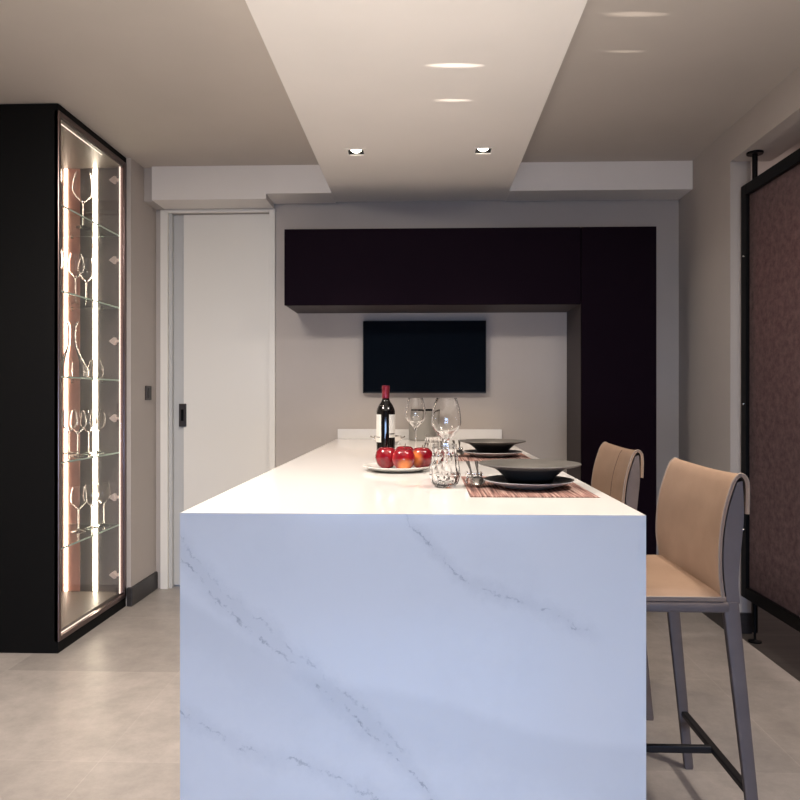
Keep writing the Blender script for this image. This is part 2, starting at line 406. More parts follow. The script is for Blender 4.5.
# right wall: solid nib, lintel over the wide opening, solid again behind the camera
OZ = 2.33
bm = bmesh.new()
box(bm, RW, RW + .10, 3.60, BW, 0, CE)
box(bm, RW, RW + .20, -.4, 3.60, OZ, CE)
box(bm, RW, RW + .20, -3.2, -.4, 0, CE)
struct('wall_right', bm, M['wall'])
bm = bmesh.new()
box(bm, RW + .1, 4.2, 4.82, 4.92, 0, CE - .02)
box(bm, 4.1, 4.2, -1.0, 4.82, 0, CE - .02)
box(bm, RW + .2, 4.1, -1.0, -.9, 0, CE - .02)
struct('wall_side_room', bm, M['plaster'])
struct('trim_1', B(LW - .02, LW + .014, 3.93, BW - .005, 0, .105, .006), M['base_dark'])
bm = bmesh.new(); box(bm, RW - .014, RW, 3.59, BW, 0, .10); box(bm, RW - .014, RW + .10, 3.586, 3.60, 0, .10)
struct('baseboard_right', bm, M['base_dark'])

# dropped ceiling panel over the island, with four square lamp cut-outs
PX0, PX1, PZ = -.533, .487, 2.345
LX = (-.328, .284); LY = (1.78, 3.445); HH = .042
bm = bmesh.new()
ys = [-1.2]
for y in LY: ys += [y - HH, y + HH]
ys.append(BW)
for i in range(len(ys) - 1):
    if i % 2 == 0: box(bm, PX0, PX1, ys[i], ys[i + 1], PZ, CE)
    else:
        box(bm, PX0, LX[0] - HH, ys[i], ys[i + 1], PZ, CE)
        box(bm, LX[0] + HH, LX[1] - HH, ys[i], ys[i + 1], PZ, CE)
        box(bm, LX[1] + HH, PX1, ys[i], ys[i + 1], PZ, CE)
struct('trim_2', bm, M['white_paint'])
bm = bmesh.new()
box(bm, -1.575, -.909, 4.10, BW, 2.306, CE)
box(bm, -.909, PX0, 4.10, BW, 2.337, CE)
struct('trim_3', bm, M['white_paint'])
struct('trim_4', B(LW + .001, -1.575, 4.13, BW, 2.306, CE), M['wall'])
struct('trim_5', B(PX1, RW, 4.10, BW, 2.339, CE), M['white_paint'])

# downlights
def downlight(x, y, label):
    t = empty('recessed_downlight', (x, y, PZ), label, 'ceiling light', 'square recessed downlights in the ceiling panel')
    bm = bmesh.new(); h = HH
    for a in ((-h - .008, h + .008, -h - .008, -h + .004), (-h - .008, h + .008, h - .004, h + .008), (-h - .008, -h + .004, -h + .004, h - .004), (h - .004, h + .008, -h + .004, h - .004)):
        box(bm, a[0], a[1], a[2], a[3], -.003, 0)
    link('trim_frame', bm, M['white_paint'], t)
    bm = bmesh.new(); k = h - .0045
    box(bm, -k, k, -k, k, .075, .08)
    for a in ((-k, k, -k, -k + .002), (-k, k, k - .002, k), (-k, -k + .002, -k, k), (k - .002, k, -k, k)): box(bm, a[0], a[1], a[2], a[3], 0.001, .08)
    link('housing', bm, M['black_metal'], t)
    bm = lathe(bmesh.new(), [(0, -.004), (.016, -.002), (.026, .006), (.028, .014), (.022, .045), (.012, .06), (0, .06)], 32)
    bmesh.ops.rotate(bm, verts=bm.verts, matrix=Matrix.Rotation(R(-8), 3, 'X'))
    link('lamp', bm, M['bulb'], t, True, (0, .006, .006))
downlight(LX[0], LY[1], 'square recessed ceiling downlight, left of the two lit above the island')
downlight(LX[1], LY[1], 'square recessed ceiling downlight, right of the two lit above the island')

# ------------------------------------------------------------------ sliding door
bm = bmesh.new()
box(bm, DX0 - .045, DX0, BW - .02, BW + .06, 0, DZ + .019, .002)
box(bm, DX1, DX1 + .035, BW - .02, BW + .06, 0, DZ + .019, .002)
box(bm, DX0 + .0002, DX1 - .0002, BW - .02, BW + .06, DZ, DZ + .019, .002)
door = struct('door_1', bm, M['door_white'])
link('door_jamb', B(DX0, DX0 + .02, BW + .0, BW + .05, 0, DZ, .002), M['door_shade'], door)
link('door_shade_strip', B(DX0 + .02, DX0 + .083, BW + .035, BW + .07, .012, DZ - .002, .002), M['door_shade'], door)  # greyer strip stands in for shade along the leaf's left edge
link('door_leaf', B(DX0 + .083, DX1, BW + .025, BW + .07, .012, DZ - .002, .002), M['door_white'], door)
bm = bmesh.new(); hx, hz = DX0 + .079, 1.055
box(bm, hx - .022, hx + .022, BW + .015, BW + .03, hz - .07, hz + .07, .002)
hd = link('door_handle', bm, M['switch'], door)
link('latch_plate', B(hx - .008, hx + .008, BW + .012, BW + .016, hz - .035, hz + .035, .001), M['black_metal'], hd)

# wall switch
sw = empty('light_switch', (LW, 4.185, 1.19), 'small dark brown light switch on the wall beside the white door', 'light switch')
link('switch_plate', B(0, .009, -.042, .042, -.042, .042, .003), M['switch'], sw)
link('rocker', B(.009, .013, -.016, .016, -.03, .03, .0015), M['base_dark'], sw)

# ------------------------------------------------------------------ wall units and television
WY = 3.92
t = empty('wall_cabinet', (0, WY, 1.672), 'long dark aubergine overhead cabinet above the television', 'cabinet')
W0, W1 = -.768, .851
link('carcass', B(W0 + .001, W1, .02, BW - WY - .001, 0, .414, .001), M['aub_side'], t)
link('door', B(W0, W1 - .002, 0, .019, -.002, .416, .001), M['aubergine'], t)
t = empty('tall_cabinet', (0, WY, 0), 'tall dark aubergine cabinet from floor to overhead cabinet height right of the television', 'cabinet')
link('carcass', B(W1 + .002, 1.255, .02, BW - WY - .001, 0, 2.086, .001), M['aub_side'], t)
link('door', B(W1 + .002, 1.256, 0, .019, .08, 2.088, .001), M['aubergine'], t)
link('plinth', B(W1 + .01, 1.25, .012, .019, 0, .078), M['black_metal'], t)

t = empty('television', (0, BW, 0), 'flat black television mounted on the wall under the overhead cabinet', 'television')
link('casing', B(-.365, .369, -.055, -.015, 1.188, 1.620, .004), M['tv_body'], t)
link('screen', B(-.360, .364, -.057, -.0548, 1.196, 1.615, .0008), M['screen'], t)
link('wall_bracket', B(-.12, .12, -.015, 0, 1.28, 1.5, .002), M['black_metal'], t)

# ------------------------------------------------------------------ island
IX0, IX1, IY0, TZ = -.520, .463, 1.512, .915
prof = [(-.02)]
bm = bmesh.new()
def prism_x(bm, poly, x0, x1):
    a = [bm.verts.new((x0, y, z)) for y, z in poly]; b = [bm.verts.new((x1, y, z)) for y, z in poly]
    bm.faces.new(a); bm.faces.new(b[::-1])
    for i in range(len(poly)):
        j = (i + 1) % len(poly); bm.faces.new((a[i], b[i], b[j], a[j]))
    return bm
prism_x(bm, [(IY0, TZ), (BW - .001, TZ), (BW - .001, TZ - .03), (IY0 + .03, TZ - .03)], IX0, IX1)
o = link('worktop', bm, M['marble'])
tag(o, 'long glossy cream white quartz worktop running from the front slab to the back wall', 'worktop')
bm = prism_x(bmesh.new(), [(IY0, 0), (IY0, TZ - .0003), (IY0 + .03, TZ - .0303), (IY0 + .03, 0)], IX0, IX1)
o = link('waterfall_panel', bm, M['marble'])
tag(o, 'upright white marble slab with grey veins closing the island end', 'end panel')
t = empty('island_base', (0, 0, 0), 'white base unit hidden under the worktop behind the marble slab', 'base cabinet')
link('carcass', B(IX0 + .02, .12, IY0 + .031, 4.30, .08, TZ - .031, .001), M['door_white'], t)
link('plinth', B(IX0 + .06, .09, IY0 + .06, 4.28, 0, .08), M['base_dark'], t)
for k in range(4):
    y0 = IY0 + .04 + k * .685
    d = link('door', B(IX0 + .002, IX0 + .0199, y0, y0 + .68, .085, TZ - .05, .001), M['door_white'], t)
o = link('upstand', B(-.520, .465, BW - .02, BW - .001, TZ, TZ + .058, .0015), M['marble'])
tag(o, 'low pale stone upstand along the wall at the far end of the worktop', 'upstand')

# ------------------------------------------------------------------ display cabinet
CX, CY0, CY1, CB = -1.660, 3.20, 3.944, -2.10
t = empty('display_cabinet', (0, 0, 0), 'tall black display cabinet with lit glass door and glass shelves', 'cabinet')
bm = bmesh.new()
box(bm, -2.42, CX, CY0, CY0 + .018, 0, CE - .003, .001)
link('side_panel', bm, M['black_panel'], t)
link('side_panel', B(CB, CX - .006, CY1 - .018, CY1 - .001, .05, CE - .03), M['cab_inner'], t)
link('back_panel', B(CB - .015, CB, CY0 + .019, CY1 - .001, .05, CE - .03), M['cab_inner'], t)
link('top_panel', B(CB, CX - .004, CY0 + .019, CY1 - .019, CE - .065, CE - .03), M['cab_inner'], t)
link('cornice', B(CB, CX + .001, CY0 + .019, CY1, CE - .029, CE - .003), M['black_panel'], t)
link('bottom_panel', B(CB, CX - .028, CY0 + .019, CY1 - .019, .05, .085), M['cab_inner'], t)
link('plinth', B(CB, CX - .001, CY0 + .019, CY1, 0, .048), M['black_panel'], t)
link('peach_band', B(-2.01, -1.912, CY1 - .020, CY1 - .0182, .086, CE - .066), M['peach'], t)['label'] = 'vertical copper coloured band behind the warm light strip'  # peach colour set on a band of the far side panel
link('light_or_glint_strip', B(-1.836, -1.815, CY1 - .022, CY1 - .0182, .087, CE - .067), M['led'], t)['label'] = 'bright vertical light strip'
link('light_or_glint_strip', B(-1.998, -1.982, CY1 - .026, CY1 - .0202, .087, CE - .067), M['led_warm'], t)['label'] = 'warm vertical light strip near the back'
link('light_or_glint_strip', B(CX - .030, CX - .024, CY0 + .05, CY0 + .50, CE - .0668, CE - .0652), M['glint_glow'], t)  # glowing line imitating a glint along the top front, not a lamp
# door
DZ0, DZ1 = .052, CE - .032
fw = .040
d = empty('door', (0, 0, 0), None, None); d.parent = t
bm = bmesh.new()
f0, f1 = CX - .020, CX + .004
box(bm, f0, f1, CY0 + .0, CY0 + .022, DZ0, DZ1, .003)
box(bm, f0, f1, CY1 - .034, CY1 - .002, DZ0, DZ1, .003)
box(bm, f0, f1, CY0 + .022, CY1 - .034, DZ0, DZ0 + .022, .003)
box(bm, f0, f1, CY0 + .022, CY1 - .034, DZ1 - .022, DZ1, .003)
fr = link('door_frame', bm, M['bronze'], d)
link('glass_pane', B(CX - .010, CX - .006, CY0 + .020, CY1 - .040, DZ0 + .02, DZ1 - .02), M['pane'], d)
link('glint_strip', B(CX - .019, CX - .013, CY1 - .049, CY1 - .0425, DZ0 + .03, DZ1 - .03), M['glint_glow'], d)  # glowing strips imitate glints on the bronze frame, here and below
link('glint_strip', B(CX - .019, CX - .013, CY0 + .03, CY0 + .40, DZ0 + .0225, DZ0 + .025), M['glint_glow'], d)
link('glint_strip', B(CX - .019, CX - .013, CY0 + .03, CY0 + .40, DZ1 - .025, DZ1 - .0225), M['glint_glow'], d)
SH = [2.062, 1.662, 1.262, .862, .462]
for z in SH:
    gs = link('glass_shelf', B(CB + .002, CX - .0285, CY0 + .021, CY1 - .032, z - .008, z, .0012), M['glass_edge'], t)
    link('ground_edge', B(CX - .0283, CX - .0262, CY0 + .021, CY1 - .032, z - .008, z, .0006), M['ground_edge'], gs)
    link('ground_edge', B(CB + .002, CX - .0262, CY1 - .0318, CY1 - .0305, z - .008, z, .0004), M['ground_edge'], gs)
for z in (2.368, 1.924, 1.475, 1.048, .61, .18):
    bm = bmesh.new()
    # spade shaped hinge: pointed pad, neck and round boss
    P = [(-.040, 0), (-.026, .012), (-.012, .022), (-.002, .020), (.002, .008), (.016, .006), (.016, -.006), (.002, -.008), (-.002, -.020), (-.012, -.022), (-.026, -.012)]
    prism_y(bm, [(CX - .045 + x, z + q) for x, q in P], CY1 - .030, CY1 - .0185)
    tube(bm, [(CX - .055, CY1 - .030, z), (CX - .055, CY1 - .040, z)], .009, 14)
    tube(bm, [(CX - .030, CY1 - .030, z), (CX - .030, CY1 - .038, z)], .006, 14)
    link('hinge', bm, M['hinge'], t)
for z in SH:
    for x in (-1.78, -1.95):
        tube(bm := bmesh.new(), [(x, CY1 - .0185, z - .014), (x, CY1 - .036, z - .014)], .005, 10)
        link('shelf_pin', bm, M['chrome'], t)

# glassware builders: solid-walled lathes standing on z = 0
def wineglass_prof(h, rb, rr, bowl, foot=.036, w=.0013):
    """h total height, rb bowl max radius, rr rim radius, bowl = bowl height"""
    zb = h - bowl
    outer = [(foot, 0), (foot, .0015), (foot * .6, .004), (.007, .010), (.0038, .03), (.0036, zb - .015), (.006, zb - .004), (.012, zb + .003)]
    B_ = smooth_pts([(.012, zb + .003, 0), (rb * .62, zb + bowl * .16, 0), (rb * .93, zb + bowl * .32, 0), (rb, zb + bowl * .45, 0), (rb * .92, zb + bowl * .72, 0), (rr, h, 0)], 5)
    out = outer[:-1] + [(p[0], p[1]) for p in B_]
    inn = [(max(p[0] - w, 0), p[1] + (w if i < 6 else 0)) for i, p in enumerate(B_)][::-1]
    inn[0] = (rr - w, h)
    return [(0, 0)] + out + inn + [(0, zb + .006)]
def make_wineglass(name, h, rb, rr, bowl, foot=.036, m='glass'):
    bm = lathe(bmesh.new(), wineglass_prof(h, rb, rr, bowl, foot), 40)
    return link(name, bm, M[m], None, True)
def place(o, loc, label, cat, group=None, first=[None]):
    o.location = loc; return tag(o, label, cat, group)

balloon = make_wineglass('wine_glass', .285, .054, .036, .155, .040)
place(balloon, (-1.795, 3.72, SH[0]), 'large balloon wine glass on the topmost glass shelf, right one of the pair', 'wine glass', 'glasses in the display cabinet')
g = balloon.copy(); COL.objects.link(g)
place(g, (-1.85, 3.50, SH[0]), 'large balloon wine glass on the topmost glass shelf, left one partly behind the door frame', 'wine glass', 'glasses in the display cabinet')
tulip = make_wineglass('wine_glass', .255, .042, .028, .125, .036)
place(tulip, (-1.826, 3.70, SH[1]), 'tulip wine glass on the second shelf from the top, middle of three', 'wine glass', 'glasses in the display cabinet')
for loc, lab in (((-1.826, 3.82, SH[1]), 'tulip wine glass on the second shelf from the top, nearest the light strip'),
                 ((-1.86, 3.56, SH[1]), 'tulip wine glass on the second shelf from the top, leftmost of three')):
    g = tulip.copy(); COL.objects.link(g); place(g, loc, lab, 'wine glass', 'glasses in the display cabinet')
# decanter
P = smooth_pts([(.030, .285, 0), (.020, .26, 0), (.018, .21, 0), (.024, .16, 0), (.048, .10, 0), (.078, .045, 0), (.080, .018, 0), (.066, .001, 0)], 6)
prof = [(p[0], p[1]) for p in P]
inn = [(max(p[0] - .002, 0.001), max(p[1], .005)) for p in prof][::-1]
bm = lathe(bmesh.new(), [(0, 0)] + prof[::-1][:-1] + [prof[0]] + [(prof[0][0] - .002, prof[0][1])] + inn[::-1][1:] + [(0, .005)], 44)
o = link('decanter', bm, M['glass'], None, True)
place(o, (-1.795, 3.60, SH[2]), 'clear glass decanter with narrow neck and wide base on the third shelf', 'decanter')
bm = lathe(bmesh.new(), [(0, 0), (.022, 0), (.030, .01), (.034, .04), (.030, .085), (.0288, .085), (.0325, .04), (.0285, .011), (.021, .004), (0, .004)], 32)
o = link('drinking_glass', bm, M['glass'], None, True); place(o, (-1.83, 3.735, SH[2]), 'short drinking glass on the third shelf beside the decanter', 'glass')
bm = lathe(bmesh.new(), [(0, 0), (.026, 0), (.042, .02), (.046, .045), (.036, .08), (.024, .105), (.0225, .105), (.034, .08), (.0445, .045), (.04, .021), (.025, .004), (0, .004)], 36)
o = link('carafe', bm, M['glass'], None, True); place(o, (-1.79, 3.85, SH[2]), 'small rounded glass carafe on the third shelf in front of the light strip', 'carafe')
bordeaux = make_wineglass('wine_glass', .235, .042, .030, .115, .036)
place(bordeaux, (-1.775, 3.62, SH[3]), 'wine glass on the fourth shelf, leftmost and nearest of its row', 'wine glass', 'glasses in the display cabinet')
for loc, lab in (((-1.777, 3.745, SH[3]), 'wine glass on the fourth shelf, middle of its front row'),
                 ((-1.778, 3.855, SH[3]), 'wine glass on the fourth shelf, rightmost in front of the light strip'),
                 ((-1.90, 3.78, SH[3]), 'wine glass on the fourth shelf, behind the front row against the copper band'),
                 ((-1.806, 3.69, SH[4]), 'wine glass on the lowest glass shelf, leftmost of three'),
                 ((-1.785, 3.795, SH[4]), 'wine glass on the lowest glass shelf, middle of three'),
                 ((-1.755, 3.87, SH[4] ), 'wine glass on the lowest glass shelf, rightmost of three')):
    g = bordeaux.copy(); COL.objects.link(g); place(g, loc, lab, 'wine glass', 'glasses in the display cabinet')

# ------------------------------------------------------------------ glass partition on the right
t = empty('glass_partition', (1.575, 3.57, 0), 'black framed smoked glass partition standing on posts in the right hand opening', 'partition')
FZ0, FZ1, FL = .19, 2.195, 1.75
bm = bmesh.new(); hw = .022; fb = .055
box(bm, -hw, hw, -fb, 0, FZ0, FZ1, .002)
box(bm, -hw, hw, -FL, -FL + fb, FZ0, FZ1, .002)
box(bm, -hw, hw, -FL + fb, -fb, FZ0, FZ0 + fb, .002)
box(bm, -hw, hw, -FL + fb, -fb, FZ1 - fb, FZ1, .002)
link('frame', bm, M['black_metal'], t)
link('glass_pane', B(-.005, .005, -FL + fb - .006, -fb + .006, FZ0 + fb - .006, FZ1 - fb + .006), M['veil'], t)
for y in (-.10, -FL + .10):
    p = link('post', tube(bmesh.new(), [(0, y, FZ1), (0, y, OZ - .007)], .0125, 18), M['black_metal'], t, True)
    link('ceiling_plate', lathe(bmesh.new(), [(0, OZ - .010), (.036, OZ - .010), (.038, OZ - .006), (.038, OZ - .0005), (0, OZ - .0005)], 28, 0, y), M['black_metal'], p, True)
    p = link('post', tube(bmesh.new(), [(0, y, FZ0), (0, y, .045)], .0125, 18), M['black_metal'], t, True)
    link('floor_plate', lathe(bmesh.new(), [(0, -.0015), (.030, -.0015), (.030, .004), (.010, .008), (.006, .012), (.006, .046), (0, .046)], 28, 0, y), M['black_metal'], p, True)
for z in (.52, 1.13, 1.33 + .52):
    link('screw', lathe(bmesh.new(), [(0, .003), (.004, .003), (.005, 0)], 14), M['steel'], t).matrix_local = Matrix.Translation((-hw, -.028, z)) @ Matrix.Rotation(R(-90), 4, 'Y')

# ------------------------------------------------------------------ bar stools
def leg_bm(x0, y0, z0, x1, y1, r0, r1):
    n = 10; pts = []; rad = []
    for i in range(n + 1):
        q = i / n
        pts.append((x0 + (x1 - x0) * q, y0 + (y1 - y0) * q, z0 * (1 - q))); rad.append(r0 + (r1 - r0) * q)
    pts.append((x1, y1, -0.0)); rad.append(r1 * .9)
    pts[-2] = (pts[-2][0], pts[-2][1], .006)
    return tube(bmesh.new(), pts, rad, 16, True, .62)
def make_stool(label):
    t = empty('bar_stool', (.59, 2.04, 0), label, 'bar stool', 'tan leather bar stools along the island')
    HWd = .245
    # seat frame
    link('seat_frame', B(-.235, .170, -.238, .238, .626, .654, .008, 3), M['taupe_leather'], t, True)
    # cushion, gently domed grid
    def cushion():
        bm = bmesh.new(); nx, ny = 18, 18; top = {}
        x0, x1, y0, y1 = -.232, .160, -.234, .234
        def rr(u, v):
            d = min(u, 1 - u, v, 1 - v) * 2
            return min(1, d / .22)
        for i in range(nx + 1):
            for j in range(ny + 1):
                u, v = i / nx, j / ny; k = rr(u, v); k = math.sin(k * math.pi / 2)
                x = x0 + (x1 - x0) * u; y = y0 + (y1 - y0) * v
                top[i, j] = bm.verts.new((x, y, .666 + .012 * k - .006 * math.sin(math.pi * v) * math.sin(math.pi * u)))
        bot = {}
        for i in range(nx + 1):
            for j in range(ny + 1):
                if i in (0, nx) or j in (0, ny):
                    c = top[i, j].co; bot[i, j] = bm.verts.new((c.x, c.y, .6545))
        for i in range(nx):
            for j in range(ny): bm.faces.new((top[i, j], top[i + 1, j], top[i + 1, j + 1], top[i, j + 1]))
        for i in range(nx):
            for j in (0, ny): bm.faces.new((top[i, j], top[i + 1, j], bot[i + 1, j], bot[i, j]))
        for j in range(ny):
            for i in (0, nx): bm.faces.new((top[i, j], top[i, j + 1], bot[i, j + 1], bot[i, j]))
        loop = [bot[i, 0] for i in range(nx + 1)] + [bot[nx, j] for j in range(1, ny + 1)] + [bot[i, ny] for i in range(nx - 1, -1, -1)] + [bot[0, j] for j in range(ny - 1, 0, -1)]
        bm.faces.new(loop); return bm
    seat = link('seat', cushion(), M['leather'], t, True)
    link('piping', tube(bmesh.new(), [(-.23, -.235, .665), (.156, -.235, .665)], .0022, 8), M['piping'], seat, True)
    link('piping', tube(bmesh.new(), [(-.23, .235, .665), (.156, .235, .665)], .0022, 8), M['piping'], seat, True)
    # backrest pad: sheet rolled over the top with a short flap behind
    prof = smooth_pts([(.148, 0, .666), (.140, 0, .73), (.141, 0, .80), (.151, 0, .870), (.168, 0, .93), (.180, 0, .958), (.195, 0, .972), (.210, 0, .964), (.216, 0, .94), (.214, 0, .872)], 5)
    def xoff(v, z):   # v -1..1 ; the pad bows backwards in the middle
        return .020 * (1 - v * v) * min(1, (z - .64) / .15)
    NY = 20; hb = .24
    def sheet(prof, th):
        bm = bmesh.new(); A = []; Bk = []
        for j in range(NY + 1):
            v = -1 + 2 * j / NY; ra = []; rb = []
            for i, p in enumerate(prof):
                a = Vector(prof[max(i - 1, 0)]); c = Vector(prof[min(i + 1, len(prof) - 1)]); tg = (c - a).normalized()
                nrm = Vector((-tg.z, 0, tg.x))   # outward (towards sitter / up / back)
                P = Vector(p); zz = P.z - .010 * (1 - v * v) * max(0, (P.z - .8) / .17)
                yy = v * hb * (1 - .035 * max(0, (P.z - .75) / .22) + (0 if P.z > .75 else -.02 * (.75 - P.z) / .1))
                ra.append(bm.verts.new((P.x + xoff(v, P.z), yy, zz)))
                q = P - nrm * th
                rb.append(bm.verts.new((q.x + xoff(v, P.z), yy, q.z - (P.z - zz))))
            A.append(ra); Bk.append(rb)
        m = len(prof)
        for j in range(NY):
            for i in range(m - 1):
                bm.faces.new((A[j][i], A[j][i + 1], A[j + 1][i + 1], A[j + 1][i])); bm.faces.new((Bk[j][i], Bk[j + 1][i], Bk[j + 1][i + 1], Bk[j][i + 1]))
            for i in (0, m - 1): bm.faces.new((A[j][i], A[j + 1][i], Bk[j + 1][i], Bk[j][i]))
        for j in (0, NY):
            for i in range(m - 1): bm.faces.new((A[j][i], A[j][i + 1], Bk[j][i + 1], Bk[j][i]))
        return bm, A
    bm, A = sheet(prof, .008)
    edges = {}
    for j in (0, NY): edges[j] = [tuple(v.co) for v in A[j]]
    mid = [tuple(Vector(v.co) + Vector((-.0004, 0, 0))) for v in A[NY // 2][:28]]
    back = link('backrest', bm, M['leather'], t, True)
    for j in (0, NY): link('piping', tube(bmesh.new(), edges[j], .0021, 8), M['piping'], back, True)
    # upholstered core between pad and flap, running into the rear legs
    C = smooth_pts([(.162, 0, .650), (.154, 0, .73), (.155, 0, .80), (.165, 0, .870), (.181, 0, .925), (.190, 0, .950)], 4)
    D = smooth_pts([(.203, 0, .953), (.2055, 0, .90), (.204, 0, .85), (.194, 0, .76), (.190, 0, .70), (.194, 0, .650)], 4)
    bm = bmesh.new(); loop = C + D; rows = []
    for j in range(NY + 1):
        v = -1 + 2 * j / NY
        rows.append([bm.verts.new((p[0] + xoff(v, p[2]), v * .234 * (1 - .035 * max(0, (p[2] - .75) / .22)), p[2] - .010 * (1 - v * v) * max(0, (p[2] - .8) / .17))) for p in loop])
    m = len(loop)
    for j in range(NY):
        for i in range(m):
            k = (i + 1) % m; bm.faces.new((rows[j][i], rows[j][k], rows[j + 1][k], rows[j + 1][i]))
    bm.faces.new(rows[0]); bm.faces.new(rows[-1][::-1])
    link('back_core', bm, M['taupe_leather'], t, True)
    for s in (-1, 1):
        link('leg', leg_bm(.172, s * .2245, .652, .238, s * .235, .0195, .0135), M['taupe_leather'], t, True)
        link('leg', leg_bm(-.205, s * .2245, .630, -.240, s * .235, .021, .0145), M['taupe_leather'], t, True)
    def bar(a, b): return tube(bmesh.new(), [a, b], .0105, 12, True, .8)
    link('stretcher', bar((.222, -.226, .175), (.222, .226, .175)), M['stretcher'], t, False)
    link('stretcher', bar((-.230, -.226, .175), (-.230, .226, .175)), M['stretcher'], t, False)
    link('stretcher', bar((-.220, 0, .175), (.213, 0, .175)), M['stretcher'], t, False)
    return t, mid
stool, mid = make_stool('tan leather bar stool nearest the camera, right of the marble slab')
s2 = copy_tree(stool); s2.location = (.575, 2.85, 0)
s2['label'] = 'tan leather bar stool farther along the island, only its backrest clear above the worktop'
bk2 = [c for c in s2.children if c.name.startswith('backrest')][0]
link('seam', tube(bmesh.new(), mid, .0014, 6), M['seam'], bk2, True)['label'] = 'vertical stitched seam down the middle'

# ------------------------------------------------------------------ things on the worktop
T = TZ + .0002
MT = .0024
mats = []
for (x, y, lab) in ((.272, 2.0, 'striped reddish woven placemat under the near plate and bowl'), (.272, 3.01, 'striped reddish woven placemat under the far plate and bowl')):
    if not mats:
        bm = B(-.158, .158, -.225, .225, 0, MT, .0008, 1)
        for k in range(60):      # short fringe along the two ends
            xx = -.156 + k * .0053
            for s in (-1, 1): box(bm, xx, xx + .002, min(s * .225, s * .231), max(s * .225, s * .231), .0004, .0014)
        o = link('placemat', bm, M['mat'])
    else: o = mats[0].copy(); COL.objects.link(o)
    o.location = (x, y, T); tag(o, lab, 'placemat', 'woven placemats on the worktop'); mats.append(o)

Z1 = T + MT + .0002
pz = [(0, 0), (.066, 0), (.071, .003), (.094, .009), (.122, .019), (.1225, .0205), (.121, .0215)]
pt = [(.121, .0215), (.094, .0125), (.071, .0065), (.0, .0060)]
def make_plate(x, y, lab):
    t = empty('dinner_plate', (x, y, Z1), lab, 'plate', 'dinner plates on the placemats')
    link('underside', lathe(bmesh.new(), pz, 64), M['plate_rim'], t, True)['label'] = 'pale grey underside and rim'
    link('well', lathe(bmesh.new(), pt, 64), M['plate_dark'], t, True)['label'] = 'charcoal upper face'
    return t
plate = make_plate(.285, 1.965, 'dark plate with pale rim under the near grey bowl')
p2 = copy_tree(plate); p2.location = (.284, 2.99, Z1); p2['label'] = 'dark plate with pale rim under the far grey bowl'
bo = [(0, 0), (.054, 0), (.059, .003), (.070, .024), (.088, .040), (.098, .046)]
br_ = [(.098, .046), (.137, .056), (.138, .058), (.136, .0595), (.100, .0515), (.088, .045), (.070, .030), (.056, .012), (0, .008)]
def make_bowl(x, y, lab):
    t = empty('pasta_bowl', (x, y, Z1 + .0062), lab, 'bowl', 'wide rimmed bowls on the plates')
    link('foot', lathe(bmesh.new(), bo, 64), M['plate_dark'], t, True)['label'] = 'charcoal underside'
    link('rim', lathe(bmesh.new(), br_, 64), M['plate_grey'], t, True)['label'] = 'matt warm grey rim and hollow'
    return t
bowl = make_bowl(.287, 1.965, 'wide rimmed matt grey bowl on the near plate')
b2 = copy_tree(bowl); b2.location = (.284, 2.99, Z1 + .0062); b2['label'] = 'wide rimmed matt grey bowl on the far plate'

# cutlery: fork and spoon leaning on the plate edge
def cutlery(kind, L=.19):
    bm = bmesh.new()
    # lies along +Y from 0, slightly arched
    tube(bm, [(0, 0, .002), (0, .03, .003), (0, .07, .004), (0, .125, .003)], [.0058, .0045, .0026, .0030], 10, False, .45)
    if kind == 'fork':
        box(bm, -.011, .011, .123, .142, .0022, .0042, .0008, 1)
        for k in range(4): box(bm, -.0105 + k * .0062, -.0082 + k * .0062, .140, .188, .0022, .0038)
    elif kind == 'spoon':
        r = bmesh.ops.create_uvsphere(bm, u_segments=20, v_segments=12, radius=1)
        bmesh.ops.scale(bm, vec=(.019, .030, .005), verts=r['verts']); bmesh.ops.translate(bm, vec=(0, .152, .0035), verts=r['verts'])
    else:
        prism = [(-.009, .0015), (.010, .0025), (.010, .0035), (-.009, .0045)]
        box(bm, -.009, .009, .118, .20, .0015, .0035, .0007, 1)
    return bm
fork = link('fork', cutlery('fork'), M['steel'], None, True)
spoon = link('spoon', cutlery('spoon'), M['steel'], None, True)
for o, x, rz in ((fork, .128, 183), (spoon, .154, 178)):
    o.location = (x, 2.115, Z1 + .0535); o.rotation_euler = (R(-15.5), 0, R(rz))
tag(fork, 'shiny steel fork propped on its rest on the near placemat, left of the plates', 'fork', 'cutlery on the placemats')
tag(spoon, 'shiny steel spoon propped between fork and plate on the near placemat', 'spoon', 'cutlery on the placemats')
f2 = fork.copy(); COL.objects.link(f2); f2.location.y += 1.02; f2['label'] = 'shiny steel fork propped on its rest on the far placemat, left of the plates'
k2 = spoon.copy(); COL.objects.link(k2); k2.location.y += 1.02; k2['label'] = 'shiny steel spoon propped between fork and plate on the far placemat'
# star-ended rests carrying the handles
bm = bmesh.new(); hr = .0165
for x in (-.020, .020):
    for a in (0, 60, 120):
        dx = Vector((0, math.cos(R(a + 30)), math.sin(R(a + 30)))) * hr
        c_ = Vector((x, 0, hr))
        tube(bm, [c_ - dx, c_ - dx * .3, c_ + dx * .3, c_ + dx], [.0034, .002, .002, .0034], 8)
tube(bm, [(-.024, 0, hr + .010), (.024, 0, hr + .010)], .0028, 10)
tube(bm, [(-.022, 0, hr), (.022, 0, hr)], .0030, 10)
rs = link('cutlery_rest', bm, M['chrome'], None, True); rs.location = (.141, 2.035, Z1 + .0012)
tag(rs, 'small chrome star-ended rest under the near fork and spoon', 'cutlery rest', 'cutlery rests')
r2 = rs.copy(); COL.objects.link(r2); r2.location.y += 1.02; r2['label'] = 'small chrome star-ended rest under the far fork and spoon'

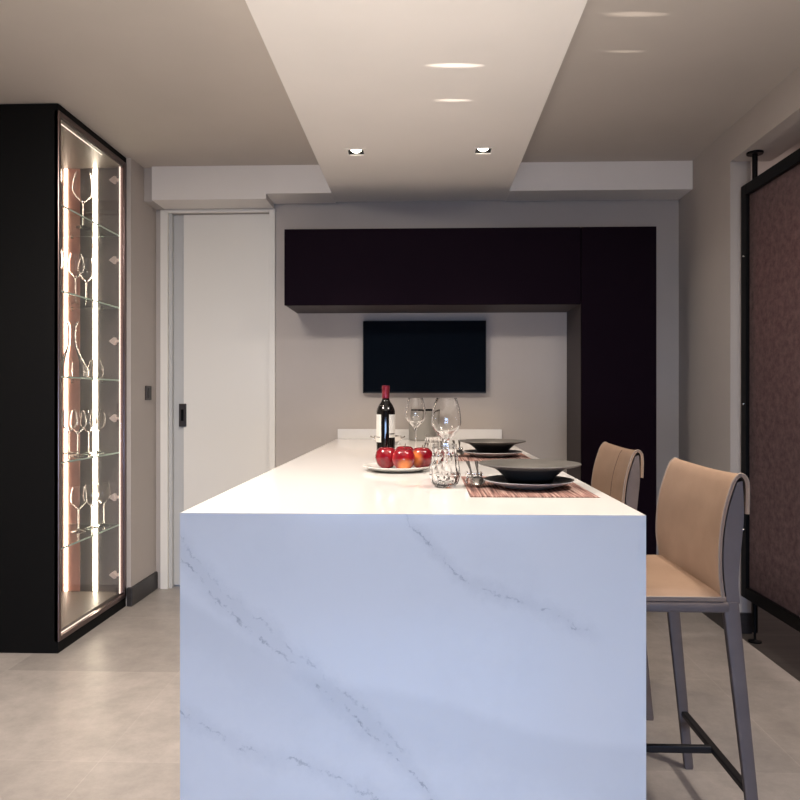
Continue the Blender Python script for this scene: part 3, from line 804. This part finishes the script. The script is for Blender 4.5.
# tumblers with cut facets
def tumbler():
    bm = bmesh.new(); n = 13
    P = [(.027, .0), (.037, .011), (.0435, .034), (.0405, .060), (.036, .084), (.0335, .104), (.0335, .118)]
    rings = []
    for k, (r, z) in enumerate(P):
        off = .5 * (k % 2) if k < 6 else .5
        rings.append([bm.verts.new((r * math.cos(2 * math.pi * (i + off) / n), r * math.sin(2 * math.pi * (i + off) / n), z)) for i in range(n)])
    for k, (a, b) in enumerate(zip(rings, rings[1:])):
        for i in range(n):
            j = (i + 1) % n
            if k == 5: bm.faces.new((a[i], a[j], b[j], b[i]))
            elif k % 2 == 0: bm.faces.new((a[i], a[j], b[i])); bm.faces.new((a[j], b[j], b[i]))
            else: bm.faces.new((a[i], b[j], b[i])); bm.faces.new((a[i], a[j], b[j]))
    c = bm.verts.new((0, 0, 0))
    for i in range(n): bm.faces.new((c, rings[0][(i + 1) % n], rings[0][i]))
    inner = [[bm.verts.new((r * math.cos(2 * math.pi * (i + .5) / n), r * math.sin(2 * math.pi * (i + .5) / n), z)) for i in range(n)] for r, z in ((.0312, .118), (.0318, .09), (.036, .06), (.038, .036), (.031, .014))]
    for i in range(n):
        j = (i + 1) % n; bm.faces.new((rings[-1][i], rings[-1][j], inner[0][j], inner[0][i]))
    for a, b in zip(inner, inner[1:]):
        for i in range(n):
            j = (i + 1) % n; bm.faces.new((a[i], a[j], b[j], b[i]))
    c = bm.verts.new((0, 0, .011))
    for i in range(n): bm.faces.new((inner[-1][i], inner[-1][(i + 1) % n], c))
    return bm
tb = link('tumbler', tumbler(), M['crystal'], None, False)
place(tb, (.057, 1.975, T), 'cut crystal tumbler nearest the camera, in front of the tall wine glass', 'tumbler', 'crystal tumblers on the worktop')
tb2 = tb.copy(); COL.objects.link(tb2); tb2.scale = (.95, .95, .95)
place(tb2, (.036, 2.66, T), 'cut crystal tumbler farther back, half hidden by the wine glass', 'tumbler', 'crystal tumblers on the worktop')
wg = make_wineglass('wine_glass', .245, .0445, .031, .125, .036)
place(wg, (.066, 2.14, T), 'large clear wine glass rising behind the near crystal tumbler', 'wine glass', 'wine glasses on the worktop')
wg2 = wg.copy(); COL.objects.link(wg2)
place(wg2, (-.036, 3.05, T), 'clear wine glass farther back between the bottle and the near wine glass', 'wine glass', 'wine glasses on the worktop')

# fruit plate and apples
FX, FY = -.088, 2.42
o = link('fruit_plate', lathe(bmesh.new(), [(0, 0), (.080, 0), (.084, .003), (.100, .008), (.119, .016), (.120, .0178), (.118, .0185), (.102, .0115), (.088, .0062), (0, .006)], 72), M['plate_white'], None, True)
place(o, (FX, FY, T), 'round white porcelain plate carrying the red apples', 'plate')
def apple_bm():
    bm = bmesh.new(); P = []
    for i in range(29):
        a = math.pi * i / 28
        r = .0385 * math.sin(a) ** .86 if 0 < i < 28 else 0
        z = -.040 * math.cos(a)
        # dimples
        if i > 20: z -= .013 * ((i - 20) / 8) ** 2.2
        if i < 5: z += .006 * ((5 - i) / 5) ** 2
        r *= (1 - .07 * max(0, -(z) / .040))
        P.append((max(r, 0), z + .040))
    P[0] = (0, P[0][1]); P[-1] = (0, P[-1][1])
    lathe(bm, P, 40)
    for v in bm.verts:
        a = math.atan2(v.co.y, v.co.x); k = 1 + .018 * math.cos(5 * a) * (1 - v.co.z / .07)
        v.co.x *= k; v.co.y *= k
    return bm
T2 = T + .0062
zmin = min(v.co.z for v in apple_bm().verts)
AP = [((-.128, 2.435), 'dark red apple on the left of the white plate', (.9, .9, .9), .0),
      ((-.068, 2.375), 'red apple at the front centre of the white plate', (.006, -.036, .016), 1.3),
      ((-.008, 2.430), 'red apple with an orange cheek on the right of the white plate', (-.022, -.026, .038), 2.6),
      ((-.068, 2.495), 'red apple at the back, mostly hidden behind the others', (.9, .9, .9), 3.9)]
for i, ((x, y), lab, patch, off) in enumerate(AP):
    t = empty('apple', (x, y, T2), lab, 'apple', 'red apples on the white plate', R(40 * i))
    t.rotation_euler = (0, 0, 0)
    link('flesh', apple_bm(), apple_mat('apple_skin', patch, off), t, True, (0, 0, -zmin))
    link('stem', tube(bmesh.new(), [(0, 0, .055), (.001, 0, .068), (.004, .001, .080)], [.0012, .001, .0014], 7), M['seam'], t, True)

# wine bottle
t = empty('wine_bottle', (-.156, 2.92, T), 'dark red wine bottle with white labels and red foil standing behind the apples', 'bottle')
P = smooth_pts([(.0375, .012, 0), (.0378, .09, 0), (.0378, .178, 0), (.0365, .196, 0), (.028, .216, 0), (.0175, .232, 0), (.0145, .248, 0), (.0142, .292, 0)], 5)
link('bottle_body', lathe(bmesh.new(), [(0, .004), (.020, .002), (.033, 0), (.0365, .004)] + [(p[0], p[1]) for p in P] + [(0, .293)], 48), M['bottle'], t, True)
link('foil_capsule', lathe(bmesh.new(), [(.0148, .244), (.0156, .244), (.0152, .280), (.0160, .282), (.0160, .290), (.0152, .2955), (0, .2965)], 36), M['foil'], t, True)['label'] = 'dark red foil capsule'
def label(a0, a1, z0, z1, r=.0383):
    bm = bmesh.new(); n = 16; a_ = []; b_ = []
    for rr, lst in ((r, a_), (r - .0003, b_)):
        for i in range(n + 1):
            a = R(a0 + (a1 - a0) * i / n)
            lst.append((bm.verts.new((rr * math.cos(a), rr * math.sin(a), z0)), bm.verts.new((rr * math.cos(a), rr * math.sin(a), z1))))
    for L_ in (a_, b_):
        for p, q in zip(L_, L_[1:]): bm.faces.new((p[0], q[0], q[1], p[1]))
    for i in range(n):
        for k in (0, 1): bm.faces.new((a_[i][k], a_[i + 1][k], b_[i + 1][k], b_[i][k]))
    for i in (0, n): bm.faces.new((a_[i][0], a_[i][1], b_[i][1], b_[i][0]))
    return bm
# a front label turned to the left and a back label turned to the right, dark glass between
lb = link('paper_label', label(130, 244, .066, .178), M['label'], t, True); lb['label'] = 'white paper label turned to the left'
link('label_print', label(160, 236, .085, .088, .0386), M['label_ink'], lb, True)
lb = link('paper_label', label(294, 395, .085, .178), M['label'], t, True); lb['label'] = 'white paper label turned to the right'
link('label_print', label(296, 340, .098, .102, .0386), M['label_ink'], lb, True)

# small metal bowl behind the bottle and the canister by the wall
t = empty('metal_bowl', (-.190, 3.75, T), 'small shiny metal bowl half hidden behind the wine bottle', 'bowl')
link('bowl', lathe(bmesh.new(), [(0, 0), (.030, 0), (.052, .010), (.070, .030), (.074, .046), (.072, .046), (.068, .031), (.050, .012), (0, .004)], 44), M['chrome'], t, True)
for s, x in ((1, .055), (-1, -.055)):
    link('handle', tube(bmesh.new(), smooth_pts([(s * .066, -.012, .030), (s * .085, -.012, .040), (s * .088, 0, .044), (s * .085, .012, .040), (s * .066, .012, .030)], 4), .0035, 8), M['chrome'], t, True)
t = empty('canister', (-.01, 4.19, T), 'grey cylindrical canister with dark lid standing by the upstand', 'canister')
link('body', lathe(bmesh.new(), [(0, 0), (.074, 0), (.079, .006), (.079, .165), (.075, .170), (0, .170)], 48), M['canister'], t, True)
link('lid', lathe(bmesh.new(), [(0, .1702), (.076, .1702), (.078, .173), (.078, .177), (.074, .180), (0, .181)], 48), M['black_metal'], t, True)
